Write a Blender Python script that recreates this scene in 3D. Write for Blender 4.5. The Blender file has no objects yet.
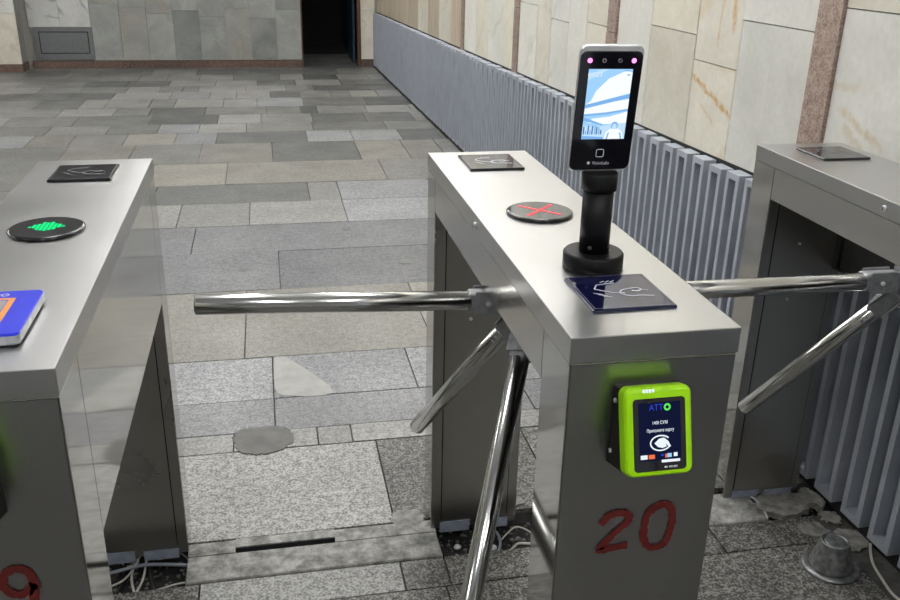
import bpy, bmesh, math, random
from mathutils import Matrix, Vector, Euler
random.seed(20)
sc = bpy.context.scene
COL = sc.collection

# ------------------------------------------------------------------ camera
CAM_POS = Vector((-0.4302, -1.1633, 1.7376)); YAW, PITCH, ROLL, FPX = 0.205, 0.3865, 0.0218, 892.56
fwd = Vector((math.sin(YAW)*math.cos(PITCH), math.cos(YAW)*math.cos(PITCH), -math.sin(PITCH)))
rgt = Vector((math.cos(YAW), -math.sin(YAW), 0)); up = rgt.cross(fwd)
r2 = rgt*math.cos(ROLL) + up*math.sin(ROLL); u2 = up*math.cos(ROLL) - rgt*math.sin(ROLL)
cam = bpy.data.cameras.new('camera'); cam_o = bpy.data.objects.new('camera', cam); COL.objects.link(cam_o)
cam.sensor_width = 36; cam.lens = FPX*36/900; cam.clip_start = 0.02; cam.clip_end = 100
cam_o.matrix_world = Matrix(((r2.x, u2.x, -fwd.x, CAM_POS.x), (r2.y, u2.y, -fwd.y, CAM_POS.y), (r2.z, u2.z, -fwd.z, CAM_POS.z), (0, 0, 0, 1)))
sc.camera = cam_o
# ------------------------------------------------------------------ world, exposure
w = bpy.data.worlds.new('world'); sc.world = w; w.use_nodes = True
w.node_tree.nodes['Background'].inputs[0].default_value = (0.86, 0.93, 1.0, 1)
w.node_tree.nodes['Background'].inputs[1].default_value = 0.45
EXPO = 0.0
LAMP = 17.5
sc.view_settings.view_transform = 'Standard'; sc.view_settings.look = 'None'
sc.view_settings.exposure = EXPO; sc.view_settings.gamma = 1; sc.view_settings.use_curve_mapping = False

# ------------------------------------------------------------------ materials
def srgb(*c):
    return tuple((x/12.92 if x <= .04045 else ((x+.055)/1.055)**2.4) for x in c)
class NT:
    def __init__(s, name):
        s.m = bpy.data.materials.new(name); s.m.use_nodes = True; s.t = s.m.node_tree; s.n = s.t.nodes; s.b = s.n['Principled BSDF']
    def add(s, k, **kw):
        n = s.n.new(k)
        for a, v in kw.items():
            if a.startswith('i_'): n.inputs[a[2:].replace('_', ' ')].default_value = v
            else: setattr(n, a, v)
        return n
    def link(s, a, b): s.t.links.new(a, b)
    def pos(s, scale=(1, 1, 1)):
        g = s.add('ShaderNodeNewGeometry'); mp = s.add('ShaderNodeMapping'); mp.inputs['Scale'].default_value = scale
        s.link(g.outputs['Position'], mp.inputs['Vector']); return mp.outputs['Vector']
    def noise(s, vec, scale, detail=3, rough=.55, dist=0):
        n = s.add('ShaderNodeTexNoise'); n.inputs['Scale'].default_value = scale; n.inputs['Detail'].default_value = detail
        n.inputs['Roughness'].default_value = rough; n.inputs['Distortion'].default_value = dist
        s.link(vec, n.inputs['Vector']); return n.outputs['Fac']
    def ramp(s, fac, stops):
        r = s.add('ShaderNodeValToRGB'); e = r.color_ramp.elements
        while len(e) < len(stops): e.new(.5)
        for k, (p, c) in enumerate(stops): e[k].position = p; e[k].color = (*c, 1)
        s.link(fac, r.inputs['Fac']); return r.outputs['Color']
    def mix(s, fac, a, b, mode='MIX'):
        m = s.add('ShaderNodeMix', data_type='RGBA', blend_type=mode)
        for sock, v in ((m.inputs['Factor'], fac), (m.inputs[6], a), (m.inputs[7], b)):
            if hasattr(v, 'is_output'): s.link(v, sock)
            elif isinstance(v, (int, float)): sock.default_value = v
            else: sock.default_value = (*v, 1)
        return m.outputs[2]
    def rng(s, fac, lo, hi, a=0., b=1.):
        r = s.add('ShaderNodeMapRange'); s.link(fac, r.inputs['Value'])
        r.inputs['From Min'].default_value = a; r.inputs['From Max'].default_value = b
        r.inputs['To Min'].default_value = lo; r.inputs['To Max'].default_value = hi; return r.outputs['Result']
    def bump(s, fac, strength, dist=.002):
        b = s.add('ShaderNodeBump'); b.inputs['Strength'].default_value = strength; b.inputs['Distance'].default_value = dist
        s.link(fac, b.inputs['Height']); s.link(b.outputs['Normal'], s.b.inputs['Normal'])
    def base(s, v):
        if hasattr(v, 'is_output'): s.link(v, s.b.inputs['Base Color'])
        else: s.b.inputs['Base Color'].default_value = (*v, 1)
    def rough(s, v):
        if hasattr(v, 'is_output'): s.link(v, s.b.inputs['Roughness'])
        else: s.b.inputs['Roughness'].default_value = v
def plain(name, c, rough=.5, metal=0., spec=.5, coat=0., wear=.12, scale=30):
    t = NT(name); v = t.pos(); f = t.noise(v, scale, 4)
    t.base(t.mix(t.rng(f, 0, 1, .3, .75), tuple(x*(1-wear) for x in c), tuple(min(1, x*(1+wear)) for x in c)))
    t.rough(rough); t.b.inputs['Metallic'].default_value = metal; t.b.inputs['Specular IOR Level'].default_value = spec
    t.b.inputs['Coat Weight'].default_value = coat
    return t.m
def emis(name, c, s=1.0):
    t = NT(name); t.base((0, 0, 0)); t.rough(.3); t.b.inputs['Specular IOR Level'].default_value = 0
    t.b.inputs['Emission Color'].default_value = (*c, 1); t.b.inputs['Emission Strength'].default_value = s/2**EXPO
    return t.m
def steel(name, stretch, c=(.60, .595, .575), r0=.16, r1=.30):
    t = NT(name); v = t.pos(stretch); f = t.noise(v, 26, 2, .5)
    big = t.noise(t.pos(), 3.2, 4, .6)
    t.b.inputs['Metallic'].default_value = 1
    cc = t.mix(t.rng(big, 0, 1, .1, .9), tuple(x*.85 for x in c), c)
    t.base(cc)
    t.rough(t.rng(big, r0-.01, r1+.01, .1, .9))
    return t.m
def granite(name, dark, mid, light, scale=95, rough=.38, blotch=.25):
    t = NT(name); v = t.pos(); f = t.noise(v, scale, 2, .6); f2 = t.noise(v, scale*.33, 3, .6); big = t.noise(v, 2.6, 3)
    m = t.add('ShaderNodeMath', operation='MULTIPLY_ADD'); m.inputs[1].default_value = .62; t.link(f, m.inputs[0])
    m2 = t.add('ShaderNodeMath', operation='MULTIPLY'); m2.inputs[1].default_value = .38; t.link(f2, m2.inputs[0]); t.link(m2.outputs[0], m.inputs[2])
    c = t.ramp(m.outputs[0], [(.38, dark), (.48, mid), (.58, light)])
    oi = t.add('ShaderNodeObjectInfo')
    c = t.mix(t.rng(big, 0, blotch, .35, .7), c, tuple(x*.6 for x in mid))
    k = t.add('ShaderNodeMix', data_type='RGBA', blend_type='MULTIPLY'); k.inputs['Factor'].default_value = 1
    t.link(c, k.inputs[6]); cr = t.ramp(oi.outputs['Random'], [(0, (.67, .675, .675)), (1, (.95, .945, .93))]); t.link(cr, k.inputs[7])
    t.base(k.outputs[2]); t.rough(t.rng(big, rough-.07, rough+.1, .3, .7)); t.bump(f, .12, .001)
    return t.m
def marble(name, a, b, vein, vs=2.0, va=.5, stretch=(1, 1, 1), rough=.35, vw=.10, lines=()):
    t = NT(name); oi = t.add('ShaderNodeObjectInfo'); v = t.pos(stretch)
    ad = t.add('ShaderNodeVectorMath', operation='ADD'); sc_ = t.add('ShaderNodeVectorMath', operation='SCALE'); cb = t.add('ShaderNodeCombineXYZ')
    for i in range(3): t.link(oi.outputs['Random'], cb.inputs[i])
    t.link(cb.outputs[0], sc_.inputs[0]); sc_.inputs['Scale'].default_value = 13.0
    t.link(v, ad.inputs[0]); t.link(sc_.outputs[0], ad.inputs[1]); v = ad.outputs[0]
    f = t.noise(v, 3.0, 5, .6, .6); c = t.mix(t.rng(f, 0, 1, .35, .68), a, b)
    wv = t.add('ShaderNodeTexWave', wave_type='BANDS', bands_direction='DIAGONAL'); wv.inputs['Scale'].default_value = vs
    wv.inputs['Distortion'].default_value = 9; wv.inputs['Detail'].default_value = 4; wv.inputs['Detail Scale'].default_value = 1.4
    t.link(v, wv.inputs['Vector']); vf = t.rng(wv.outputs['Fac'], va, 0, 0, vw)
    gate = t.noise(v, 2.1, 2); gm = t.add('ShaderNodeMath', operation='MULTIPLY'); t.link(vf, gm.inputs[0]); t.link(t.rng(gate, 0, 1, .45, .65), gm.inputs[1])
    c = t.mix(gm.outputs[0], c, vein)
    if lines:      # single mineral veins: (y, z) to (y, z), half width, strength
        g = t.pos(); sp = t.add('ShaderNodeSeparateXYZ'); t.link(g, sp.inputs[0]); wob = t.noise(g, 14, 5, .65); brk = t.noise(g, 45, 3)
        def mth(op, a, b=None):
            n = t.add('ShaderNodeMath', operation=op)
            for i, q in enumerate((a, b)):
                if q is None: continue
                if hasattr(q, 'is_output'): t.link(q, n.inputs[i])
                else: n.inputs[i].default_value = q
            return n.outputs[0]
        for y0, z0, y1, z1, hw, st in lines:
            L = math.hypot(y1-y0, z1-z0); uy, uz = (y1-y0)/L, (z1-z0)/L
            dy = mth('SUBTRACT', sp.outputs['Y'], y0); dz = mth('SUBTRACT', sp.outputs['Z'], z0)
            along = mth('ADD', mth('MULTIPLY', dy, uy), mth('MULTIPLY', dz, uz)); acr = mth('SUBTRACT', mth('MULTIPLY', dy, uz), mth('MULTIPLY', dz, uy))
            acr = mth('ABSOLUTE', mth('ADD', acr, mth('MULTIPLY', mth('SUBTRACT', wob, .5), .06)))
            m = t.rng(acr, st, 0, hw*.2, hw); m = mth('MULTIPLY', m, t.rng(along, 0, 1, -.02, .02)); m = mth('MULTIPLY', m, t.rng(along, 1, 0, L-.02, L+.02))
            m = mth('MULTIPLY', m, t.rng(brk, .35, 1, .35, .6)); c = t.mix(m, c, vein)
    fine = t.noise(v, 40, 3); c = t.mix(t.rng(fine, 0, .18, .4, .75), c, tuple(x*.6 for x in a))
    k = t.add('ShaderNodeMix', data_type='RGBA', blend_type='MULTIPLY'); k.inputs['Factor'].default_value = 1
    t.link(c, k.inputs[6]); t.link(t.ramp(oi.outputs['Random'], [(0, (.88, .88, .88)), (1, (1.07, 1.06, 1.03))]), k.inputs[7])
    t.base(k.outputs[2]); t.rough(rough); t.b.inputs['Specular IOR Level'].default_value = .35
    return t.m
M = {}
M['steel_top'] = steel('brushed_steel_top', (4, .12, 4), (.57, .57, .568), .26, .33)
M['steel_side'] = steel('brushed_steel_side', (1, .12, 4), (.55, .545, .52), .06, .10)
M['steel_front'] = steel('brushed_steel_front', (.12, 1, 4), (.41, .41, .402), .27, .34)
M['steel_leg'] = steel('steel_leg', (.12, 1, 4), (.54, .53, .50), .25, .33)
M['steel_beam'] = steel('steel_beam', (1, .12, 4), (.52, .515, .495), .17, .24)
M['chrome'] = plain('polished_tube', (.66, .66, .65), .13, 1.0, wear=.03)
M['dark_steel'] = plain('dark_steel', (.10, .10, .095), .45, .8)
M['cast_alu'] = plain('cast_aluminium', (.34, .35, .37), .42, .7, wear=.25, scale=60)
M['black'] = plain('black_plastic', (.012, .012, .013), .38)
M['black_gloss'] = plain('black_glass', (.006, .006, .010), .05, spec=.7, wear=.05)
M['navy_gloss'] = plain('navy_glass', (.006, .007, .045), .05, spec=.7, wear=.1)
M['rim'] = plain('silver_rim', (.74, .75, .78), .28, .6)
M['icon'] = plain('icon_print', (.75, .77, .85), .4)
M['icon_dim'] = plain('icon_print_dim', (.22, .23, .28), .4)
M['pole'] = plain('pole_black', (.006, .0065, .008), .45, spec=.25, wear=.3)
M['lime'] = plain('lime_plastic', srgb(.68, .95, .01), .38, wear=.05)
M['red_paint'] = plain('red_paint', (.13, .010, .008), .6, wear=.3, scale=70)
M['blue_plastic'] = plain('blue_plastic', srgb(.16, .22, .92), .3, wear=.06)
M['clear_plastic'] = plain('frosted_plastic', (.42, .44, .47), .25, wear=.3, scale=50)
M['orange'] = plain('orange_print', srgb(.98, .62, .25), .4, wear=.05)
M['greyprint'] = plain('grey_print', (.33, .33, .34), .4)
M['white'] = plain('white_print', (.8, .8, .82), .4, wear=.03)
M['led_red'] = emis('led_red', (1, .07, .09), 2.0)
M['led_redcore'] = emis('led_red_core', (1, .13, .14), 2.2)
M['led_green'] = emis('led_green', (.02, .95, .28), 1.1)
M['led_ir'] = emis('led_ir', (1.0, .22, .75), 2.6)
M['display_navy'] = emis('display_navy', (.006, .009, .035), 1.0)
M['e_white'] = emis('display_white', (.85, .93, 1), 1.0)
M['e_blue'] = emis('display_blue', (.03, .06, .60), 1.0)
M['e_green'] = emis('display_green', (.12, .85, .12), 1.0)
M['e_orange'] = emis('display_orange', (.95, .18, .06), 1.0)
M['s_sky'] = emis('screen_sky', (.36, .66, 1.0), 1.0)
M['s_white'] = emis('screen_bright', (.92, .97, 1.0), 1.05)
M['s_mid'] = emis('screen_mid', (.22, .47, .86), 1.0)
M['s_dark'] = emis('screen_dark', (.07, .17, .42), 1.0)
M['s_pale'] = emis('screen_pale', (.55, .78, 1.0), 1.0)
M['diffuser'] = emis('lamp_diffuser', (1.0, .985, .955), LAMP*2**EXPO)
M['grille'] = plain('grille_paint', (.38, .41, .465), .45, wear=.10, scale=9)
M['gap'] = plain('gap_dark', (.012, .012, .013), .8)
M['mortar'] = plain('mortar', (.085, .084, .08), .9, wear=.4, scale=25)
M['soil'] = plain('pit_soil', (.022, .021, .021), .95, wear=.6, scale=40)
M['rubble'] = plain('rubble', (.16, .16, .155), .9, wear=.4, scale=60)
M['ceil'] = plain('ceiling_plaster', (.82, .83, .85), .9)
M['wall_plain'] = plain('plain_wall', (.30, .29, .27), .8)
M['corridor'] = plain('corridor_shade', (.012, .013, .015), .9)  # near-black puts the unlit corridor's darkness into the wall colour
M['doorframe'] = plain('brown_frame', (.085, .045, .025), .5)
M['bluedoor'] = plain('blue_door', (.006, .022, .040), .5)
M['cable_w'] = plain('cable_white', (.6, .58, .54), .5)
M['cable_g'] = plain('cable_grey', (.26, .29, .34), .5)
M['cable_k'] = plain('cable_black', (.015, .015, .015), .5)
M['base_plate'] = plain('base_plate_paint', (.30, .34, .42), .5, wear=.2)
M['dust'] = plain('cement_dust', (.27, .265, .25), .9, wear=.45, scale=35)
M['cement'] = plain('cement_patch', (.155, .155, .148), .8, wear=.2, scale=14)
M['galv'] = plain('galvanised', (.30, .31, .31), .38, .75, wear=.4, scale=55)
def concrete():
    t = NT('worn_concrete'); v = t.pos(); f = t.noise(v, 18, 8, .72); g = t.noise(v, 90, 5, .65)
    c = t.ramp(f, [(.30, (.07, .07, .066)), (.46, (.22, .22, .21)), (.62, (.42, .415, .40))])
    c = t.mix(t.rng(g, 0, .35, .45, .7), c, (.12, .12, .115)); t.base(c); t.rough(.75); t.bump(g, .4, .003); return t.m
M['concrete'] = concrete()
G = lambda *c: tuple(c)
M['L'] = granite('granite_light', (.17, .17, .165), (.275, .275, .265), (.41, .405, .39))
M['M'] = granite('granite_mid', (.135, .14, .135), (.215, .217, .205), (.31, .31, .295))
M['D'] = granite('granite_dark', (.085, .09, .09), (.145, .15, .148), (.21, .213, .21))
M['S'] = granite('granite_blue_speckle', (.13, .14, .155), (.26, .27, .285), (.44, .445, .455), 105)
M['W'] = granite('granite_warm', (.17, .162, .145), (.255, .245, .22), (.35, .34, .31))
M['B'] = granite('granite_bluegrey', (.105, .11, .12), (.175, .18, .192), (.27, .275, .29))
M['N'] = granite('granite_coarse_white', (.13, .13, .125), (.33, .33, .32), (.56, .56, .55), 125, .5)
M['K'] = granite('granite_coarse_dark', (.025, .025, .024), (.085, .084, .08), (.34, .335, .315), 130, .5)
M['striprock'] = granite('granite_strip_pink', (.24, .165, .14), (.40, .29, .245), (.52, .42, .37), 110, .45)
M['redgranite'] = granite('granite_red', (.075, .045, .036), (.15, .092, .074), (.23, .165, .135), 110, .45)
M['palepatch'] = plain('pale_stone', (.33, .33, .315), .5, wear=.15, scale=14)
M['m_cream'] = marble('marble_cream', (.64, .615, .52), (.77, .75, .665), (.50, .46, .36), 1.6, .5)
M['m_white'] = marble('marble_white', (.68, .68, .635), (.80, .795, .75), (.50, .48, .42), 1.2, .5)
M['m_gold'] = marble('marble_gold', (.67, .645, .56), (.78, .76, .685), (.56, .33, .09), .8, .6, vw=.14, lines=((2.45, 1.215, 2.10, 1.10, .016, .95), (2.35, 1.105, 2.22, 1.04, .010, .5), (2.17, 1.60, 2.16, 1.42, .022, .8), (2.26, 1.62, 2.27, 1.35, .012, .45)))
M['m_ochre'] = marble('marble_ochre_spots', (.66, .66, .63), (.77, .77, .74), (.52, .38, .17), 1.2, .3, lines=((1.42, 1.25, 1.20, 1.165, .022, .6), (1.40, 1.20, 1.28, 1.13, .02, .5)))
M['m_grey'] = marble('marble_grey', (.26, .275, .27), (.37, .385, .375), (.46, .46, .44), 1.3, .45)
M['m_dgrey'] = marble('marble_dark_grey', (.20, .215, .215), (.30, .315, .31), (.40, .39, .35), 1.3, .45)
M['m_tan'] = marble('marble_tan', (.42, .35, .26), (.64, .57, .46), (.33, .24, .15), 2.4, .6, (1, 5, .5))
M['m_greytan'] = marble('marble_grey_tan', (.27, .275, .26), (.37, .37, .35), (.38, .30, .22), 1.5, .6)
M['m_veined'] = marble('marble_white_veined', (.52, .53, .53), (.62, .63, .63), (.20, .21, .22), 1.6, .9)

# ------------------------------------------------------------------ mesh helpers
def box(bm, x0, x1, y0, y1, z0, z1, bev=0, seg=1):
    vs = [bm.verts.new((x, y, z)) for x in (x0, x1) for y in (y0, y1) for z in (z0, z1)]
    fs = [bm.faces.new([vs[i] for i in q]) for q in ((0, 1, 3, 2), (4, 6, 7, 5), (0, 4, 5, 1), (2, 3, 7, 6), (0, 2, 6, 4), (1, 5, 7, 3))]
    if bev:
        es = list({e for f in fs for e in f.edges})
        bmesh.ops.bevel(bm, geom=es, offset=bev, segments=seg, affect='EDGES', profile=.5)
def B(*a, **k):
    bm = bmesh.new(); box(bm, *a, **k); return bm
def frame_of(d):
    d = Vector(d).normalized(); a = Vector((0, 0, 1)) if abs(d.z) < .95 else Vector((1, 0, 0))
    x = d.cross(a).normalized(); y = d.cross(x); return x, y, d
def lathe(bm, o, d, prof, n=32):
    """prof: list of (distance along d, radius); capped"""
    o = Vector(o); x, y, d = frame_of(d); rings = []
    for t, r in prof:
        rings.append([bm.verts.new(o + d*t + (x*math.cos(2*math.pi*k/n) + y*math.sin(2*math.pi*k/n))*r) for k in range(n)])
    for a, b in zip(rings, rings[1:]):
        for k in range(n): f = bm.faces.new((a[k], a[(k+1) % n], b[(k+1) % n], b[k])); f.smooth = True
    bm.faces.new(rings[0][::-1]); bm.faces.new(rings[-1])
def Lm(*a, **k):
    bm = bmesh.new(); lathe(bm, *a, **k); return bm
def smooth_path(pts, sub=6):
    P = [Vector(p) for p in pts]; out = []
    for i in range(len(P)-1):
        p0, p1, p2, p3 = P[max(i-1, 0)], P[i], P[i+1], P[min(i+2, len(P)-1)]
        for s in range(sub):
            t = s/sub
            out.append(.5*((2*p1) + (p2-p0)*t + (2*p0-5*p1+4*p2-p3)*t*t + (3*p1-p0-3*p2+p3)*t**3))
    out.append(P[-1]); return out
def tube(bm, pts, r, n=8, sub=6):
    P = smooth_path(pts, sub) if sub else [Vector(p) for p in pts]; rings = []
    for i, p in enumerate(P):
        d = (P[min(i+1, len(P)-1)] - P[max(i-1, 0)]); x, y, d = frame_of(d)
        rings.append([bm.verts.new(p + (x*math.cos(2*math.pi*k/n) + y*math.sin(2*math.pi*k/n))*r) for k in range(n)])
    for a, b in zip(rings, rings[1:]):
        for k in range(n): f = bm.faces.new((a[k], a[(k+1) % n], b[(k+1) % n], b[k])); f.smooth = True
    bm.faces.new(rings[0][::-1]); bm.faces.new(rings[-1])
def rrect(bm, w, h, r, secs, cx=0, cz=0, n=5):
    """rounded rectangle in local XZ, lofted along Y. secs: list of (y, inset)"""
    rings = []
    for y, ins in secs:
        W2, H2, R = w/2-ins, h/2-ins, max(r-ins, .0004); ring = []
        for sx, sz, a0 in ((1, 1, 0), (-1, 1, 90), (-1, -1, 180), (1, -1, 270)):
            for k in range(n+1):
                a = math.radians(a0 + 90*k/n)
                ring.append(bm.verts.new((cx + sx*(W2-R) + R*math.cos(a), y, cz + sz*(H2-R) + R*math.sin(a))))
        rings.append(ring)
    m = len(rings[0])
    for a, b in zip(rings, rings[1:]):
        for k in range(m): bm.faces.new((a[k], a[(k+1) % m], b[(k+1) % m], b[k]))
    bm.faces.new(rings[0][::-1]); bm.faces.new(rings[-1])
def poly(bm, pts, thick, nrm):
    """flat polygon of 3D points extruded by thick along nrm"""
    nv = Vector(nrm)*thick; a = [bm.verts.new(Vector(p)) for p in pts]; b = [bm.verts.new(Vector(p)+nv) for p in pts]
    bm.faces.new(a[::-1]); bm.faces.new(b); n = len(a)
    for k in range(n): bm.faces.new((a[k], a[(k+1) % n], b[(k+1) % n], b[k]))
def ribbon(bm, pts, wd, f, thick=.0006, nrm=(0, 0, 1), closed=False, jit=0):
    """2D stroke, f maps 2D to 3D; wd is a width or one width per point"""
    n = len(pts); L, R = [], []; nv = Vector(nrm)*thick
    for i in range(n):
        a = pts[(i-1) % n] if closed or i else pts[i]; b = pts[(i+1) % n] if closed or i < n-1 else pts[i]
        dx, dy = b[0]-a[0], b[1]-a[1]; l = math.hypot(dx, dy) or 1; wv = (wd[i] if isinstance(wd, (list, tuple)) else wd)/2
        ja, jb = (1+random.uniform(-jit, jit)), (1+random.uniform(-jit, jit))
        L.append((pts[i][0]-dy/l*wv*ja, pts[i][1]+dx/l*wv*ja)); R.append((pts[i][0]+dy/l*wv*jb, pts[i][1]-dx/l*wv*jb))
    vl = [bm.verts.new(Vector(f(*p))+nv) for p in L]; vr = [bm.verts.new(Vector(f(*p))+nv) for p in R]
    for i in range(n if closed else n-1):
        j = (i+1) % n; bm.faces.new((vl[i], vr[i], vr[j], vl[j]))
def res2(pts, step, closed=False):
    out = []; n = len(pts)
    for i in range(n if closed else n-1):
        a, b = pts[i], pts[(i+1) % n]; k = max(1, int(math.hypot(b[0]-a[0], b[1]-a[1])/step))
        out += [(a[0]+(b[0]-a[0])*t/k, a[1]+(b[1]-a[1])*t/k) for t in range(k)]
    if not closed: out.append(pts[-1])
    return out
def obj(name, bm, mat, parent=None, xf=None, fix=True):
    if xf is not None: bm.transform(xf)
    if fix: bmesh.ops.recalc_face_normals(bm, faces=bm.faces)
    me = bpy.data.meshes.new(name); bm.to_mesh(me); bm.free(); me.materials.append(M[mat] if isinstance(mat, str) else mat)
    o = bpy.data.objects.new(name, me); COL.objects.link(o); o.parent = parent
    return o
def tag(o, label=None, cat=None, group=None, kind=None):
    if label: o['label'] = label
    if cat: o['category'] = cat
    if group: o['group'] = group
    if kind: o['kind'] = kind
    return o
def empty(name, loc, label=None, cat=None, group=None, rot=(0, 0, 0)):
    o = bpy.data.objects.new(name, None); COL.objects.link(o); o.location = loc; o.rotation_euler = rot; o.empty_display_size = .05
    return tag(o, label, cat, group)
def text(name, body, size, xf, mat, parent, extr=.0001, width=None):
    cu = bpy.data.curves.new(name, 'FONT'); cu.body = body; cu.size = size; cu.align_x = 'CENTER'; cu.align_y = 'CENTER'; cu.extrude = extr; cu.resolution_u = 3
    t = bpy.data.objects.new(name, cu); COL.objects.link(t)
    bpy.context.view_layer.update()
    me = bpy.data.meshes.new_from_object(t.evaluated_get(bpy.context.evaluated_depsgraph_get()))
    bpy.data.objects.remove(t); bpy.data.curves.remove(cu)
    if width:
        xs = [v.co.x for v in me.vertices]; k = width/(max(xs)-min(xs)); me.transform(Matrix.Diagonal((k, 1, 1, 1)))
    me.transform(xf); me.materials.clear(); me.materials.append(M[mat]); me.name = name
    o = bpy.data.objects.new(name, me); COL.objects.link(o); o.parent = parent
    return o

# ================================================================== SETTING
# ---- floor: mortar bed with a cable trench, every slab a child
PY0, PY1 = 1.0, 1.195
bm = bmesh.new()
box(bm, -8, 1.46, -3.2, PY0, -.20, -.012); box(bm, -8, 1.46, PY1, 11.9, -.20, -.012); box(bm, -8, 1.46, PY0, PY1, -.20, -.10)
floor = tag(obj('floor', bm, 'mortar'), 'grey granite slab floor of the hall', kind='structure')
GAP = .0055
def tile(x0, x1, y0, y1, tone, dz=None, name='tile'):
    z = random.uniform(-.0012, .0012) if dz is None else dz
    return obj(name, B(x0+GAP/2, x1-GAP/2, y0+GAP/2, y1-GAP/2, -.014, z), tone, floor)
ROWS = [(11.66, 11.85, "-5D -3.6M -2.4D -1.2D 0D 0.9M"),
(11.14,11.66,"-5M -3.44D -2.95M -2.55D -1.89M -1.32D -0.63D 0.09D 0.53M"),
(10.65,11.14,"-5M -3.39M -2.83M -2.47L -1.99L -1.65L -1.26L -0.84D -0.25L 0.05D 0.49L 0.89L"),
(10.20,10.65,"-5L -3.30M -2.57D -2.08D -1.59L -1.04L -0.54D -0.07L 0.49M"),
(9.76,10.20,"-5L -2.99L -2.52M -2.03L -1.66M -1.40L -1.22L -0.67L -0.20L 0.13D 0.79D"),
(9.30,9.76,"-5D -3.02D -2.58D -2.12L -1.50S -1.07L -0.77L -0.39D -0.05M 0.30L 0.53L 0.85L"),
(8.74,9.30,"-5M -2.81D -2.37L -2.12M -1.67M -1.41L -0.90L -0.54S -0.04M 0.66D"),
(8.31,8.74,"-5M -2.50L -1.97M -1.62D -1.07M -0.44M -0.09D 0.09L 0.61L 1.09L"),
(7.82,8.31,"-5L -2.90M -2.27M -1.57D -0.92L -0.50L 0.01D 0.55D 1.04L"),
(7.40,7.82,"-5M -2.43M -1.90M -1.45S -1.08L -0.64M -0.01M 0.70M"),
(6.92,7.40,"-5S -2.49W -2.14M -1.69W -1.26S -0.90D -0.09S 0.33S 0.78D 1.15M"),
(6.18,6.92,"-5M -2.12W -1.57M -1.01W -0.41D 0.32W 0.74W 1.05M"),
(5.49,6.18,"-5M -1.92M -1.34W -0.77W 0.45M 1.0M"),
(4.98,5.49,"-5M -2.2D -1.25D -0.17L 0.05S 0.75M"),
(4.45,4.98,"-5M -1.8L -1.04L -0.585L 0.047S 0.72L"),
(3.92,4.45,"-5M -1.6B -0.915B 0.62B"),
(3.30,3.92,"-5M -1.3B -0.415B 0.75B"),
(2.48,3.30,"-5M -1.45W -0.59W 0.262W 1.0M"),
(2.09,2.48,"-5M -1.2S -0.47S 0.12S 0.8S"),
(1.835,2.09,"-5M -1.3B -0.468B 0.55B"),
(1.705,1.835,"-5M -1.1L -0.62L -0.314L -0.188L 0.12L 0.45L 0.8M"),
(1.195,1.705,"-5M -1.3N -0.105K 0.45K 0.95K"),
(0.87,1.0,"-3M -1.3K -0.696N -0.117K 0.016K 0.45K 0.88K 1.11K"),
(0.2,0.87,"-3K -1.5K -0.75K 0.0K 0.55K"),
(-0.6,0.2,"-3K -1.2K -0.2K 0.8K"), (-1.8,-0.6,"-3K -1.6K -0.6K 0.4K"), (-3.2,-1.8,"-3K -1.0K 0.3K")]
import re
for y0, y1, s in ROWS:
    it = [(float(m[1]), m[2]) for m in (re.match(r'(-?[\d.]+)(\w)', t) for t in s.split())]
    xe = 1.345 - .023*y0 if y0 > .9 else 1.38
    if y0 < 1: xe = 1.25
    for k, (x, tone) in enumerate(it):
        x1 = it[k+1][0] if k+1 < len(it) else xe
        if x1 - x > .03: tile(x, x1, y0, y1, tone)
# mortar margin along the grille, lumps of cement and dust
bm = bmesh.new(); box(bm, 1.252, 1.45, -3.2, PY0, -.014, -.004); obj('mortar_margin', bm, 'mortar', floor)
def blob(name, pts, z, mat, parent=None, h=.002, sub=5, jit=.006):
    P = smooth_path([(x, y, z) for x, y in pts+pts[:1]], sub)[:-1]
    P = [p + Vector((random.uniform(-jit, jit), random.uniform(-jit, jit), 0)) for p in P]
    bm = bmesh.new(); poly(bm, P, h, (0, 0, 1)); return obj(name, bm, mat, parent)
blob('cement_patch', [(-.622, 1.801), (-.599, 1.852), (-.475, 1.858), (-.408, 1.827), (-.418, 1.715), (-.526, 1.672), (-.596, 1.703)], .0005, 'cement', floor, .003, 6, .009)
blob('stone_inlay', [(-.463, 2.472), (-.415, 2.464), (-.327, 2.324), (-.23, 2.10), (-.41, 2.10), (-.464, 2.176)], .0003, 'palepatch', floor, .0016, 3, .002)
for cx, cy, rx, ry in ((1.20, 1.08, .10, .07), (1.215, .93, .05, .05), (1.30, .86, .06, .06), (1.31, 1.10, .03, .06), (1.30, .98, .035, .04), (-.06, 1.205, .06, .05), (.30, 1.235, .035, .03)):
    n = 9
    blob('cement_patch', [(cx+rx*math.cos(2*math.pi*k/n)*random.uniform(.75, 1.1), cy+ry*math.sin(2*math.pi*k/n)*random.uniform(.75, 1.1)) for k in range(n)], .0004 if cy < .99 or cy > 1.2 else -.02, 'dust', floor, .004 if cy < .99 or cy > 1.2 else .022)
# dark spots worn into the slabs
for cx, cy in ((-.41, 4.41), (.02, 4.28), (-.6, 3.62), (.3, 3.62)):
    blob('stain', [(cx+.035*math.cos(a)*random.uniform(.7, 1.2), cy+.03*math.sin(a)*random.uniform(.7, 1.2)) for a in (0, 1, 2, 3, 4, 5)], .0012, 'D', floor, .0006, 3, .002)
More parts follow.
